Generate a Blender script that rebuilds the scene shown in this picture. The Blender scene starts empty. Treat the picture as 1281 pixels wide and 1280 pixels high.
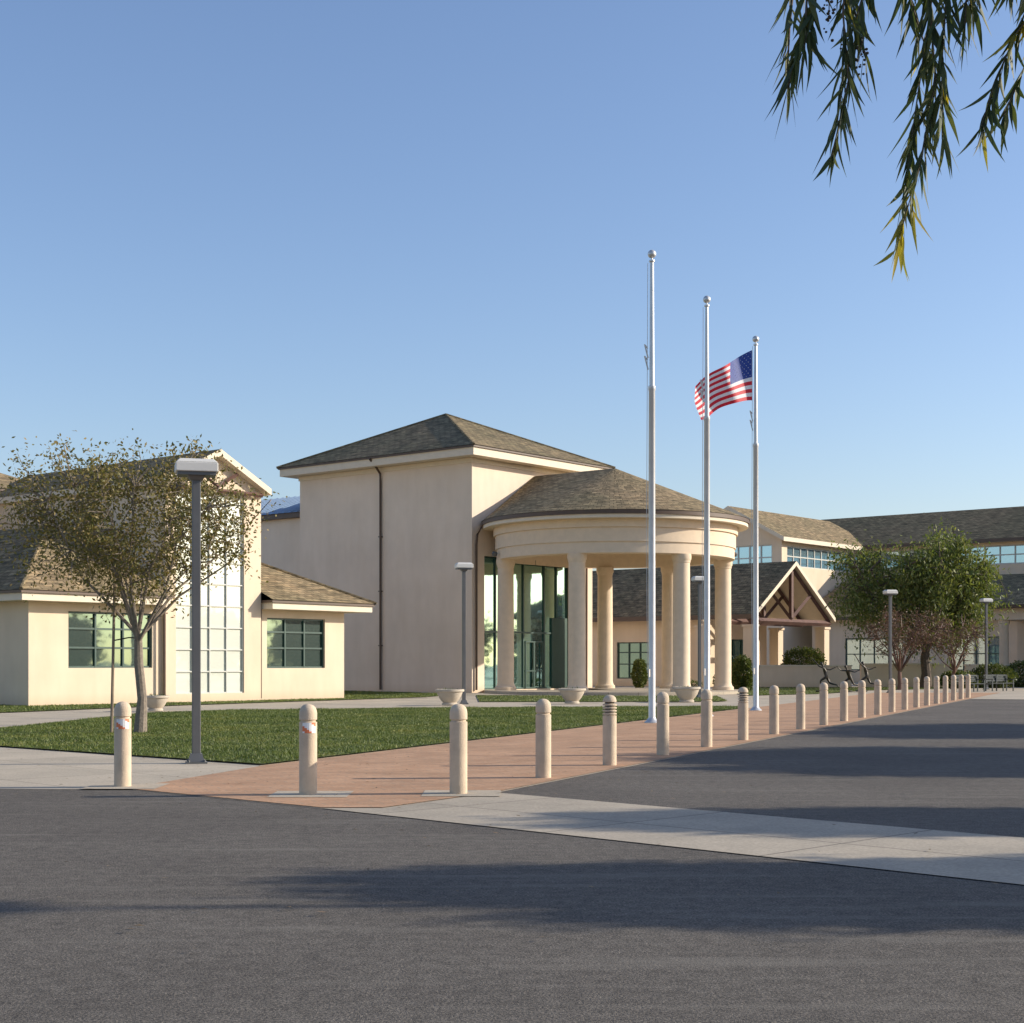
import bpy, math, random
import numpy as np
from mathutils import Vector, Matrix
random.seed(7)
scene = bpy.context.scene

# ---------------------------------------------------------------- materials
def nt(name):
    m = bpy.data.materials.new(name); m.use_nodes = True
    t = m.node_tree; b = t.nodes['Principled BSDF']
    return m, t, b
def N(t, typ, **kw):
    n = t.nodes.new(typ)
    for k, v in kw.items(): setattr(n, k, v)
    return n
def c4(c): return (c[0], c[1], c[2], 1)
def mul(c, f): return (c[0]*f, c[1]*f, c[2]*f)
def pos(t, scale=(1,1,1), rot=0.0):
    g = N(t, 'ShaderNodeNewGeometry'); m = N(t, 'ShaderNodeMapping')
    m.inputs['Scale'].default_value = scale; m.inputs['Rotation'].default_value = (0,0,rot)
    t.links.new(g.outputs['Position'], m.inputs['Vector']); return m.outputs['Vector']
def noise(t, vec, scale, detail=4, rough=.55):
    n = N(t, 'ShaderNodeTexNoise'); n.inputs['Scale'].default_value = scale
    n.inputs['Detail'].default_value = detail; n.inputs['Roughness'].default_value = rough
    t.links.new(vec, n.inputs['Vector']); return n.outputs['Fac']
def ramp(t, fac, stops):
    r = N(t, 'ShaderNodeValToRGB')
    while len(r.color_ramp.elements) < len(stops): r.color_ramp.elements.new(.5)
    for e, (p, c) in zip(r.color_ramp.elements, stops):
        e.position = p; e.color = c4(c)
    t.links.new(fac, r.inputs['Fac']); return r.outputs['Color']
def mix(t, a, b, fac, mode='MIX'):
    m = N(t, 'ShaderNodeMix', data_type='RGBA', blend_type=mode)
    for sock, v in ((m.inputs[0], fac), (m.inputs[6], a), (m.inputs[7], b)):
        if isinstance(v, (int, float)): sock.default_value = v
        elif isinstance(v, tuple): sock.default_value = c4(v)
        else: t.links.new(v, sock)
    return m.outputs[2]
def bump(t, b, h, strength=.3, dist=.02):
    n = N(t, 'ShaderNodeBump'); n.inputs['Strength'].default_value = strength
    n.inputs['Distance'].default_value = dist
    t.links.new(h, n.inputs['Height']); t.links.new(n.outputs['Normal'], b.inputs['Normal'])

def plain(name, col, rough=.6, metal=0., var=.08, scale=3., bmp=0., bscale=60):
    m, t, b = nt(name); v = pos(t)
    c = ramp(t, noise(t, v, scale, 3), [(.3, mul(col, 1-var)), (.7, mul(col, 1+var))])
    t.links.new(c, b.inputs['Base Color'])
    b.inputs['Roughness'].default_value = rough; b.inputs['Metallic'].default_value = metal
    if bmp: bump(t, b, noise(t, v, bscale, 2), bmp)
    return m
def stucco(name, col):
    m, t, b = nt(name)
    c = ramp(t, noise(t, pos(t), .6, 4), [(.3, mul(col, .94)), (.7, mul(col, 1.04))])
    st = ramp(t, noise(t, pos(t, (1.6,1.6,.3)), 1.3, 4), [(.35, (.93,.91,.88)), (.6, (1,1,1))])
    c = mix(t, c, st, .5, 'MULTIPLY')
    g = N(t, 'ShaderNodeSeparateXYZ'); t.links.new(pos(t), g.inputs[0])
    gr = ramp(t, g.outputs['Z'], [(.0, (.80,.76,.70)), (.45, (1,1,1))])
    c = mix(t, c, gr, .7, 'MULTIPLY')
    t.links.new(c, b.inputs['Base Color']); b.inputs['Roughness'].default_value = .9
    b.inputs['Specular IOR Level'].default_value = .2
    bump(t, b, noise(t, pos(t), 30, 2), .3, .012)
    return m
def shingles(name, c1, c2):
    m, t, b = nt(name)
    uv = N(t, 'ShaderNodeUVMap'); mp = N(t, 'ShaderNodeMapping'); t.links.new(uv.outputs[0], mp.inputs[0])
    br = N(t, 'ShaderNodeTexBrick'); br.offset = .5; br.offset_frequency = 2
    br.inputs['Scale'].default_value = 1; br.inputs['Brick Width'].default_value = .42
    br.inputs['Row Height'].default_value = .25; br.inputs['Mortar Size'].default_value = .022
    br.inputs['Mortar Smooth'].default_value = .4; br.inputs['Bias'].default_value = -.1
    br.inputs['Color1'].default_value = c4(c1); br.inputs['Color2'].default_value = c4(c2)
    br.inputs['Mortar'].default_value = c4(mul(c1, .35))
    t.links.new(mp.outputs[0], br.inputs['Vector'])
    mp2 = N(t, 'ShaderNodeMapping'); mp2.inputs['Scale'].default_value = (.7, 2.6, 1); t.links.new(uv.outputs[0], mp2.inputs[0])
    n1 = ramp(t, noise(t, mp2.outputs[0], 1.8, 5, .75), [(.36, (.42,.44,.42)), (.5, (.95,.95,.93)), (.64, (1.5,1.42,1.28))])
    c = mix(t, br.outputs['Color'], n1, 1.0, 'MULTIPLY')
    n2 = ramp(t, noise(t, pos(t), .35, 3), [(.3, (.84,.88,.82)), (.7, (1.1,1.05,1.0))])
    c = mix(t, c, n2, 1.0, 'MULTIPLY')
    t.links.new(c, b.inputs['Base Color']); b.inputs['Roughness'].default_value = .9
    b.inputs['Specular IOR Level'].default_value = .15
    bump(t, b, br.outputs['Color'], .6, .05)
    return m
def glassy(name, tint, refl, k=.5):
    m, t, b = nt(name)
    b.inputs['Base Color'].default_value = c4(tint); b.inputs['Roughness'].default_value = .35
    g = N(t, 'ShaderNodeBsdfGlossy'); g.inputs['Color'].default_value = c4(refl); g.inputs['Roughness'].default_value = .03
    bm = N(t, 'ShaderNodeBump'); bm.inputs['Strength'].default_value = .06; bm.inputs['Distance'].default_value = .03
    t.links.new(noise(t, pos(t), .9, 2), bm.inputs['Height']); t.links.new(bm.outputs[0], g.inputs['Normal'])
    mx = N(t, 'ShaderNodeMixShader'); mx.inputs[0].default_value = k
    t.links.new(b.outputs[0], mx.inputs[1]); t.links.new(g.outputs[0], mx.inputs[2])
    t.links.new(mx.outputs[0], t.nodes['Material Output'].inputs['Surface'])
    return m
def leafmat(name, cols, trans=.35, tint=(1.2,1.25,.6)):
    m, t, b = nt(name)
    g = N(t, 'ShaderNodeNewGeometry')
    n = len(cols)
    c = ramp(t, g.outputs['Random Per Island'], [(i/max(n-1,1), cc) for i, cc in enumerate(cols)])
    d = b; t.links.new(c, d.inputs['Base Color']); d.inputs['Roughness'].default_value = .55
    d.inputs['Specular IOR Level'].default_value = .3
    tr = N(t, 'ShaderNodeBsdfTranslucent'); c2 = mix(t, c, tint, 1.0, 'MULTIPLY'); t.links.new(c2, tr.inputs['Color'])
    mx = N(t, 'ShaderNodeMixShader'); mx.inputs[0].default_value = trans
    t.links.new(d.outputs[0], mx.inputs[1]); t.links.new(tr.outputs[0], mx.inputs[2])
    t.links.new(mx.outputs[0], t.nodes['Material Output'].inputs['Surface'])
    return m

def asphalt_mat():
    m, t, b = nt('asphalt')
    v = pos(t)
    base = ramp(t, noise(t, v, .3, 5, .6), [(.3, (.102,.091,.079)), (.7, (.140,.126,.109))])
    sp = ramp(t, noise(t, v, 60, 3, .8), [(.40, (.50,.50,.50)), (.5, (.98,.98,.98)), (.60, (1.7,1.64,1.52))])
    c = mix(t, base, sp, .95, 'MULTIPLY')
    sp2 = ramp(t, noise(t, v, 9, 4, .75), [(.38, (.8,.8,.8)), (.62, (1.18,1.18,1.18))])
    c = mix(t, c, sp2, 1., 'MULTIPLY')
    st = ramp(t, noise(t, pos(t, (.22,2.6,1), math.radians(6)), 1.2, 5), [(.56, (0,0,0)), (.72, (1,1,1))])
    c = mix(t, c, (.21,.19,.16), mix(t, (0,0,0), st, .5))
    vo = N(t, 'ShaderNodeTexVoronoi', feature='DISTANCE_TO_EDGE'); vo.inputs['Scale'].default_value = .28
    nn = N(t, 'ShaderNodeTexNoise'); nn.inputs['Scale'].default_value = 1.5; nn.inputs['Detail'].default_value = 5
    t.links.new(v, nn.inputs['Vector'])
    vm = N(t, 'ShaderNodeVectorMath', operation='MULTIPLY_ADD'); vm.inputs[1].default_value = (1.4,1.4,0)
    t.links.new(nn.outputs['Color'], vm.inputs[0]); t.links.new(v, vm.inputs[2]); t.links.new(vm.outputs[0], vo.inputs['Vector'])
    cr = ramp(t, vo.outputs['Distance'], [(0.0, (.6,.6,.6)), (.005, (1,1,1))])
    c = mix(t, c, cr, .5, 'MULTIPLY')
    t.links.new(c, b.inputs['Base Color']); b.inputs['Roughness'].default_value = .9
    b.inputs['Specular IOR Level'].default_value = .2
    bump(t, b, noise(t, v, 80, 2, .8), .7, .012)
    return m
def paving_mat(name, c1, c2, mort, bw, rh, ms, rot, rough=.85, big=.5):
    m, t, b = nt(name)
    br = N(t, 'ShaderNodeTexBrick'); br.offset = 0 if bw > 1 else .5
    br.inputs['Scale'].default_value = 1; br.inputs['Brick Width'].default_value = bw
    br.inputs['Row Height'].default_value = rh; br.inputs['Mortar Size'].default_value = ms
    br.inputs['Color1'].default_value = c4(c1); br.inputs['Color2'].default_value = c4(c2)
    br.inputs['Mortar'].default_value = c4(mort); br.inputs['Mortar Smooth'].default_value = .1
    t.links.new(pos(t, (1,1,1), rot), br.inputs['Vector'])
    n1 = ramp(t, noise(t, pos(t), big, 5, .65), [(.3, (.80,.80,.80)), (.7, (1.12,1.1,1.08))])
    c = mix(t, br.outputs['Color'], n1, 1., 'MULTIPLY')
    n2 = ramp(t, noise(t, pos(t), 30, 3, .7), [(.35, (.85,.85,.85)), (.65, (1.12,1.12,1.12))])
    c = mix(t, c, n2, 1., 'MULTIPLY')
    t.links.new(c, b.inputs['Base Color']); b.inputs['Roughness'].default_value = rough
    b.inputs['Specular IOR Level'].default_value = .25
    bump(t, b, noise(t, pos(t), 60, 2), .3, .006)
    return m
def grass_mat():
    m, t, b = nt('lawn_grass')
    c = ramp(t, noise(t, pos(t), .55, 6, .65), [(.3, (.06,.085,.014)), (.52, (.115,.145,.024)), (.72, (.21,.21,.05))])
    n2 = ramp(t, noise(t, pos(t), 18, 3, .8), [(.3, (.55,.6,.5)), (.7, (1.3,1.25,1.2))])
    c = mix(t, c, n2, 1., 'MULTIPLY')
    t.links.new(c, b.inputs['Base Color']); b.inputs['Roughness'].default_value = .9
    bump(t, b, noise(t, pos(t), 40, 3, .8), 1., .05)
    return m
def blade_mat():
    # blades share the lawn's broad patches of lush and dry grass
    m, t, b = nt('grass_blades')
    g = N(t, 'ShaderNodeNewGeometry')
    c = ramp(t, g.outputs['Random Per Island'], [(0, (.07,.105,.015)), (.5, (.12,.165,.026)), (1, (.21,.225,.055))])
    p = ramp(t, noise(t, pos(t), .55, 6, .65), [(.32, (.62,.70,.55)), (.52, (1,1,1)), (.72, (1.6,1.3,1.35))])
    c = mix(t, c, p, 1., 'MULTIPLY')
    t.links.new(c, b.inputs['Base Color']); b.inputs['Roughness'].default_value = .55
    tr = N(t, 'ShaderNodeBsdfTranslucent'); t.links.new(c, tr.inputs['Color'])
    mx = N(t, 'ShaderNodeMixShader'); mx.inputs[0].default_value = .3
    t.links.new(b.outputs[0], mx.inputs[1]); t.links.new(tr.outputs[0], mx.inputs[2])
    t.links.new(mx.outputs[0], t.nodes['Material Output'].inputs['Surface'])
    return m

ASPH = asphalt_mat()
BRICK = paving_mat('brick_paving', (.50,.305,.185), (.43,.25,.145), (.36,.25,.165), .4, .2, .012, math.radians(-23), .9, .6)
CONC = paving_mat('concrete_paving', (.48,.415,.32), (.45,.39,.30), (.24,.205,.16), 1.9, 1.9, .012, math.radians(45), .9, .5)
CONC2 = paving_mat('concrete_band', (.42,.365,.285), (.39,.34,.265), (.2,.175,.14), 2.4, 2.8, .014, math.radians(45), .9, .7)
GRASS = grass_mat()
BLADE = blade_mat()
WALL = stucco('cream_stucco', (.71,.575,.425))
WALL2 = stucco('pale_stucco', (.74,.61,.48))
TRIM = plain('cream_trim', (.68,.58,.44), .7, var=.04)
COLM = plain('column_render', (.70,.56,.405), .85, var=.05, bmp=.2)
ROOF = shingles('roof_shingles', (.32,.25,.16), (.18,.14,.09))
ROOFD = shingles('roof_shingles_dark_shaded', (.26,.21,.135), (.15,.12,.08))  # darker hall roof, and shade painted onto slopes turned from the sun
BROWN = plain('brown_metal', (.09,.055,.035), .5)
REDW = plain('redwood_timber', (.12,.06,.045), .7, var=.2)
GLASS = glassy('teal_glass', (.014,.07,.06), (.52,.86,.83), .58)
GLASSW = glassy('window_glass', (.010,.042,.032), (.32,.52,.48), .42)
GLASSB = glassy('clerestory_glass', (.10,.2,.25), (.6,.8,.9), .5)
FRAME = plain('green_window_frame', (.03,.07,.055), .4)
FRAMEW = plain('pale_window_frame', (.5,.5,.45), .5)
GBLOCK = glassy('glass_block', (.60,.62,.53), (.8,.9,.9), .15)
BLUEROOF = plain('blue_metal_roof', (.24,.33,.44), .4, .3)
STEEL = plain('brushed_aluminium', (.62,.62,.61), .4, .5, .06)
GALV = plain('grey_lamp_paint', (.12,.12,.12), .45, .2, .08)
GALVL = plain('pale_lamp_paint', (.66,.64,.59), .45, 0, .05)
BOLL = plain('bollard_concrete', (.58,.46,.33), .85, var=.1, scale=6, bmp=.3)
DARK = plain('dark_grille', (.03,.028,.025), .6)
ORANGE = plain('orange_reflective', (.75,.2,.08), .4)
WHITE = plain('white_reflective', (.8,.8,.78), .4)
PLANT = plain('planter_concrete', (.49,.42,.33), .9, var=.1, bmp=.3)
SOIL = plain('soil', (.06,.04,.025), .95, var=.3)
BRONZE = plain('dark_bronze', (.045,.04,.032), .4, .6, .2)
BENCH = plain('bench_metal', (.07,.08,.08), .45, .3)
BARK = plain('bark', (.22,.18,.14), .9, var=.25, scale=14, bmp=.5, bscale=30)
BARKD = plain('dark_bark', (.10,.075,.055), .9, var=.3, scale=12, bmp=.5, bscale=30)
STAKE = plain('stake_wood', (.22,.17,.12), .9, var=.2)
FRED = leafmat('flag_red', [(.66,.03,.05),(.68,.03,.05)], .45, (1,1,1))
FWHT = leafmat('flag_white', [(.82,.82,.82),(.84,.84,.84)], .45, (1,1,1))
FBLU = leafmat('flag_blue', [(.035,.07,.30),(.035,.07,.30)], .4, (1,1,1))
LF_OLIVE = leafmat('sparse_tree_leaves', [(.18,.135,.05), (.13,.13,.04), (.23,.19,.07), (.29,.205,.09)], .3)
LF_GREEN = leafmat('pepper_tree_leaves', [(.08,.11,.028), (.12,.155,.04), (.17,.19,.055), (.23,.23,.08)], .35)
LF_BUSH = leafmat('bush_leaves', [(.06,.09,.02), (.10,.125,.028), (.14,.15,.035)], .2)
LF_RED = leafmat('reddish_twigs', [(.13,.07,.055), (.19,.10,.075), (.15,.12,.07)], .2)
LF_EUC = leafmat('eucalyptus_leaves', [(.035,.05,.025), (.05,.075,.035), (.065,.09,.035), (.09,.11,.04), (.16,.16,.05)], .3)
LF_FAR = leafmat('distant_tree_leaves', [(.025,.045,.02), (.04,.065,.028), (.055,.075,.03)], .05)  # kept dark for the foliage reflected in the windows
LF_BACKLIT = leafmat('backlit_yellow_leaves', [(.50,.36,.03), (.36,.30,.06), (.16,.17,.05)], .5)  # yellow of leaves lit from behind, put into the leaf colour
LF_POD = leafmat('seed_pods', [(.07,.05,.035), (.12,.09,.06)], .1)
LF_DRY = leafmat('dry_leaves', [(.16,.10,.05), (.25,.17,.08), (.10,.07,.04)], .1)

# ---------------------------------------------------------------- mesh tools
def empty(name, loc=(0,0,0)):
    e = bpy.data.objects.new(name, None); e.location = loc
    e.empty_display_size = .3; scene.collection.objects.link(e); return e
def link(o, parent=None):
    scene.collection.objects.link(o)
    if parent is not None:
        o.parent = parent; o.matrix_parent_inverse = Matrix.Translation(-Vector(parent.location))
    return o
def fast(name, V, F, mat, parent=None, smooth=False):
    V = np.asarray(V, dtype=np.float32); F = np.asarray(F, dtype=np.int32); k = F.shape[1]
    me = bpy.data.meshes.new(name)
    me.vertices.add(len(V)); me.vertices.foreach_set('co', V.ravel())
    me.loops.add(F.size); me.loops.foreach_set('vertex_index', F.ravel())
    me.polygons.add(len(F)); me.polygons.foreach_set('loop_start', np.arange(0, F.size, k, dtype=np.int32))
    me.update(calc_edges=True); me.materials.append(mat)
    return link(bpy.data.objects.new(name, me), parent)

class Fr:
    A = math.radians(39.5)
    def __init__(s, x, y, ang=None):
        g = Fr.A if ang is None else ang
        s.o = Vector((x, y, 0)); s.a = Vector((math.sin(g), math.cos(g), 0)); s.b = Vector((-math.cos(g), math.sin(g), 0))
    def p(s, a, b, z): 
        v = s.o + s.a*a + s.b*b; return (v.x, v.y, z)

class B:
    def __init__(s): s.v = []; s.f = []; s.sm = []
    def add(s, verts, faces, smooth=False):
        o = len(s.v); s.v += [tuple(v) for v in verts]; s.f += [tuple(i+o for i in f) for f in faces]
        s.sm += [smooth]*len(faces); return s
    def box(s, F, a0, a1, b0, b1, z0, z1):
        P = [F.p(a,b,z) for z in (z0,z1) for a,b in ((a0,b0),(a1,b0),(a1,b1),(a0,b1))]
        return s.add(P, [(0,1,2,3),(4,7,6,5),(0,4,5,1),(1,5,6,2),(2,6,7,3),(3,7,4,0)])
    def frustum(s, F, a0,a1,b0,b1,z0,z1, ia, ib):
        P = [F.p(a,b,z0) for a,b in ((a0,b0),(a1,b0),(a1,b1),(a0,b1))] + [F.p(a,b,z1) for a,b in ((a0+ia,b0+ib),(a1-ia,b0+ib),(a1-ia,b1-ib),(a0+ia,b1-ib))]
        return s.add(P, [(0,1,2,3),(4,7,6,5),(0,4,5,1),(1,5,6,2),(2,6,7,3),(3,7,4,0)])
    def tube(s, pts, rad, seg=8, cap=True):
        pts = [Vector(p) for p in pts]; V = []; Fc = []
        for i, p in enumerate(pts):
            d = (pts[min(i+1, len(pts)-1)] - pts[max(i-1, 0)]).normalized()
            r = Vector((0,0,1)) if abs(d.z) < .9 else Vector((1,0,0))
            x = d.cross(r).normalized(); y = d.cross(x).normalized()
            rr = rad[i] if hasattr(rad, '__len__') else rad
            for k in range(seg):
                an = 2*math.pi*k/seg; V.append(p + x*math.cos(an)*rr + y*math.sin(an)*rr)
        for i in range(len(pts)-1):
            for k in range(seg):
                a = i*seg+k; b_ = i*seg+(k+1)%seg
                Fc.append((a, b_, b_+seg, a+seg))
        s.add(V, Fc, True)
        if cap:
            n = len(s.v)-len(V)
            s.f.append(tuple(n+k for k in range(seg))); s.sm.append(False)
            m = n+(len(pts)-1)*seg; s.f.append(tuple(m+k for k in reversed(range(seg)))); s.sm.append(False)
        return s
    def lathe(s, c, prof, seg=24, smooth=True):
        V = []; Fc = []
        for r, z in prof:
            for k in range(seg):
                an = 2*math.pi*k/seg; V.append((c[0]+r*math.cos(an), c[1]+r*math.sin(an), c[2]+z))
        for i in range(len(prof)-1):
            for k in range(seg):
                a = i*seg+k; b_ = i*seg+(k+1)%seg; Fc.append((a, b_, b_+seg, a+seg))
        return s.add(V, Fc, smooth)
    def obj(s, name, mat, parent=None, bevel=0, sharp=True):
        if not s.f: return None
        me = bpy.data.meshes.new(name); me.from_pydata(s.v, [], s.f); me.update()
        me.materials.append(mat)
        me.polygons.foreach_set('use_smooth', s.sm)
        uvl = me.uv_layers.new(name='UVMap')
        for p in me.polygons:
            n = p.normal
            t = Vector((-n.y, n.x, 0))
            t = t.normalized() if t.length > 1e-3 else Vector((1,0,0))
            w = n.cross(t)
            for li in p.loop_indices:
                co = me.vertices[me.loops[li].vertex_index].co
                uvl.data[li].uv = (co.dot(t), co.dot(w))
        o = link(bpy.data.objects.new(name, me), parent)
        if any(s.sm) and sharp:
            me.set_sharp_from_angle(angle=math.radians(35))
        if bevel:
            bv = o.modifiers.new('bevel', 'BEVEL'); bv.width = bevel; bv.segments = 2; bv.limit_method = 'ANGLE'
        return o

def wall_a(bl, F, a0, a1, b0, th, z0, z1, ops=()):
    ts = sorted({a0, a1} | {o[0] for o in ops} | {o[1] for o in ops})
    for t0, t1 in zip(ts, ts[1:]):
        op = [o for o in ops if o[0] <= t0+1e-6 and o[1] >= t1-1e-6]
        if not op: bl.box(F, t0, t1, b0, b0+th, z0, z1)
        else:
            o = op[0]
            if o[2] > z0: bl.box(F, t0, t1, b0, b0+th, z0, o[2])
            if o[3] < z1: bl.box(F, t0, t1, b0, b0+th, o[3], z1)
def wall_b(bl, F, b0, b1, a0, th, z0, z1, ops=()):
    ts = sorted({b0, b1} | {o[0] for o in ops} | {o[1] for o in ops})
    for t0, t1 in zip(ts, ts[1:]):
        op = [o for o in ops if o[0] <= t0+1e-6 and o[1] >= t1-1e-6]
        if not op: bl.box(F, a0, a0+th, t0, t1, z0, z1)
        else:
            o = op[0]
            if o[2] > z0: bl.box(F, a0, a0+th, t0, t1, z0, o[2])
            if o[3] < z1: bl.box(F, a0, a0+th, t0, t1, o[3], z1)
def win_a(g, f, F, a0, a1, bp, z0, z1, xs, zs, w=.06, dep=.18):
    g.box(F, a0, a1, bp+dep, bp+dep+.03, z0, z1)
    for x in [a0+w/2, a1-w/2] + [a0+(a1-a0)*t for t in xs]:
        f.box(F, x-w/2, x+w/2, bp+dep-.07, bp+dep-.002, z0, z1)
    for z in [z0+w/2, z1-w/2] + [z0+(z1-z0)*t for t in zs]:
        f.box(F, a0+w, a1-w, bp+dep-.062, bp+dep-.004, z-w/2, z+w/2)
def win_b(g, f, F, b0, b1, ap, z0, z1, xs, zs, w=.06, dep=.18):
    g.box(F, ap+dep, ap+dep+.03, b0, b1, z0, z1)
    for x in [b0+w/2, b1-w/2] + [b0+(b1-b0)*t for t in xs]:
        f.box(F, ap+dep-.07, ap+dep-.002, x-w/2, x+w/2, z0, z1)
    for z in [z0+w/2, z1-w/2] + [z0+(z1-z0)*t for t in zs]:
        f.box(F, ap+dep-.062, ap+dep-.004, b0+w, b1-w, z-w/2, z+w/2)
def eave(tr, br, F, a0, a1, b0, b1, z, h=.32):
    tr.box(F, a0+.08, a1-.08, b0+.08, b1-.08, z-h, z-.1)
    br.box(F, a0, a1, b0, b1, z-.1, z)

# ---------------------------------------------------------------- ground
import bmesh
def sheet(name, pts, z, mat):
    me = bpy.data.meshes.new(name)
    bm = bmesh.new(); vs = [bm.verts.new((x, y, z)) for x, y in pts]
    f = bm.faces.new(vs); bm.normal_update()
    if f.normal.z < 0: f.normal_flip()
    bmesh.ops.triangulate(bm, faces=[f]); bm.to_mesh(me); bm.free()
    me.materials.append(mat); return link(bpy.data.objects.new(name, me))
def inside(P, q):
    ins = np.zeros(len(q), bool); j = len(P)-1
    for k in range(len(P)):
        x1, y1 = P[k]; x2, y2 = P[j]
        c = ((y1 > q[:,1]) != (y2 > q[:,1])) & (q[:,0] < (x2-x1)*(q[:,1]-y1)/(y2-y1+1e-12)+x1)
        ins ^= c; j = k
    return ins
sheet('ground', [(-3000,-300),(3000,-300),(3000,4000),(-3000,4000)], 0, ASPH)
def ex(y, off=0): return -.19 + .4203*(y-18.15) + off
sheet('concrete_pavement', [(-4.71,18.64),(-6.3,18.7),(-7.6,19.3),(-9.5,20.8),(-40,47),(-120,60),(-120,170),(170,170),(170,40),(60,45),(ex(66.2),66.2),(ex(40),40),(-.19,18.15),(-1.36,16.2),(-2.04,16.2)], .004, CONC)
sheet('concrete_crossing_band', [(-2.04,16.19),(-1.36,16.19),(-.19,18.15),(22,-4),(18.15,-4)], .008, CONC2)
sheet('brick_walkway', [(-4.76,18.72),(-2.04,16.24),(-1.38,16.24),(-.23,18.15),(ex(80,-.04),80),(19.2,80),(8.2,52.4),(-3.72,23.0)], .012, BRICK)
for i, (x, y) in enumerate(((-2.4,17.85),(-.633,17.96),(-4.87,19.0))):
    sheet('bollard_footing' + ('' if i == 0 else '.%03d' % i), [(x-.42,y-.42),(x+.5,y-.42),(x+.5,y+.42),(x-.42,y+.42)], .016, CONC)
main_lawn = [(-3.78,23.0),(-9.4,28),(-12.5,30.7),(-12.2,34.2),(-11.2,47),(-9.5,49.4),(-2.8,52.2),(7.2,54.0),(8.1,53.6),(8.1,52.4)]
lawn2 = [(-24,47),(-16.3,46.2),(-15.0,49),(-12.4,55),(-3.9,69),(-2.7,76),(-12,88),(-25,72)]
lawn3 = [(-1.3,60.5),(-1.7,72.4),(1.5,72),(9.6,71),(8.8,62),(8.3,60.8)]
lawn4 = [(11,72),(16,77),(20,86),(31,97.5),(14,96.5),(12,85)]
for i, (pl, dens) in enumerate(((main_lawn, 480), (lawn2, 110), (lawn3, 60), (lawn4, 50))):
    L0 = sheet('lawn' + ('' if i == 0 else '.%03d' % i), pl, .03, GRASS)
    rg = np.random.default_rng(40+i)
    P = np.array(pl); mn = P.min(0); mxx = P.max(0); n = int((mxx-mn).prod()*dens)
    q = rg.uniform(mn, mxx, (n, 2)); q = q[inside(P, q)]; n = len(q)
    q += rg.normal(0, .03, q.shape)
    an = rg.uniform(0, math.pi, n); w = rg.uniform(.006, .014, n)*(1 if i == 0 else 1.8)
    h = rg.uniform(.02, .05, n)*(.8+.5*(np.sin(q[:,0]*2.1+np.sin(q[:,1]*1.3))*np.sin(q[:,1]*1.7)>.2))
    ln = rg.normal(0, .025, (n, 2))
    V = np.zeros((n, 3, 3)); V[:, :, 2] = .028
    V[:,0,0] = q[:,0]-np.cos(an)*w; V[:,0,1] = q[:,1]-np.sin(an)*w
    V[:,1,0] = q[:,0]+np.cos(an)*w; V[:,1,1] = q[:,1]+np.sin(an)*w
    V[:,2,:2] = q+ln; V[:,2,2] = .03+h
    fast('grass_blades', V.reshape(-1,3), np.arange(n*3).reshape(n,3), BLADE, L0)
# dry leaves blown on the lawn, the paving and the kerb line
rg = np.random.default_rng(77)
q = np.vstack([rg.normal((-8.2,32),(2.6,3.2),(700,2)), rg.uniform((-6,17),(3,30),(260,2)), rg.uniform((-4,8),(4,17),(60,2)), rg.uniform((0,25),(12,50),(200,2))])
n = len(q); z = np.where(inside(np.array(main_lawn), q), .07, .022); an = rg.uniform(0, 6.28, n); L = rg.uniform(.015,.04,n)
dx = np.cos(an)*L; dy = np.sin(an)*L
V = np.stack([np.stack([q[:,0]-dx,q[:,1]-dy,z],1), np.stack([q[:,0]+dy*.4,q[:,1]-dx*.4,z+.006],1), np.stack([q[:,0]+dx,q[:,1]+dy,z+rg.uniform(0,.012,n)],1), np.stack([q[:,0]-dy*.4,q[:,1]+dx*.4,z+.004],1)], 1)
fast('fallen_leaves', V.reshape(-1,3), np.arange(n*4).reshape(n,4), LF_DRY)

# ---------------------------------------------------------------- main hall (tower) with rotunda
T = Fr(-2.1, 79.6)
hall = empty('stucco_hall_building', (-3.8, 87.9, 0))
w = B(); g = B(); f = B(); tr = B(); br = B()
wall_b(w, T, 0, 13.2, 0, .35, 0, 12.45)
wall_a(w, T, .35, 10.6, 0, .35, 0, 12.45, [(1.0, 8.45, .15, 7.25)])
w.box(T, .35, 10.6, 12.85, 13.2, 0, 12.45); w.box(T, 10.25, 10.6, .35, 12.85, 0, 12.45)
win_a(g, f, T, 1.0, 8.45, 0, .15, 7.25, [.146,.318,.466,.711,.86], [.435], .09, .2)
f.box(T, 6.95, 8.36, .10, .19, .2, 4.1)
for a in (4.55, 5.25, 5.32, 6.05): f.box(T, a, a+.06, .06, .125, .17, 2.75)
for z in (2.7, .17, 1.1): f.box(T, 4.61, 6.05, .062, .12, z, z+.07)
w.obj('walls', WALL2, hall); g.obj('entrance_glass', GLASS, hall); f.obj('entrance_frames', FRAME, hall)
eave(tr, br, T, -.9, 11.5, -.9, 14.1, 12.85, .5)
tr.box(T, -.06, 10.66, -.06, 13.26, 12.1, 12.34)
r = B(); c = T.p(5.3, 6.6, 15.95)
q = [T.p(-.95,-.95,12.86), T.p(11.55,-.95,12.86), T.p(11.55,14.15,12.86), T.p(-.95,14.15,12.86)]
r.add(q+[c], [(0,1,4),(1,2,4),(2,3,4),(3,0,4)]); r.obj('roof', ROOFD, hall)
hc = B()
for k in q: hc.tube([k, c], .08, 6)
hc.obj('hip_ridges', ROOFD, hall)
br.tube([T.p(-.95,6.6,12.75), T.p(-.5,6.6,12.4), T.p(-.12,6.6,12.0), T.p(-.1,6.6,11.6), T.p(-.1,6.6,.1)], .065, 8)
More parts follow.
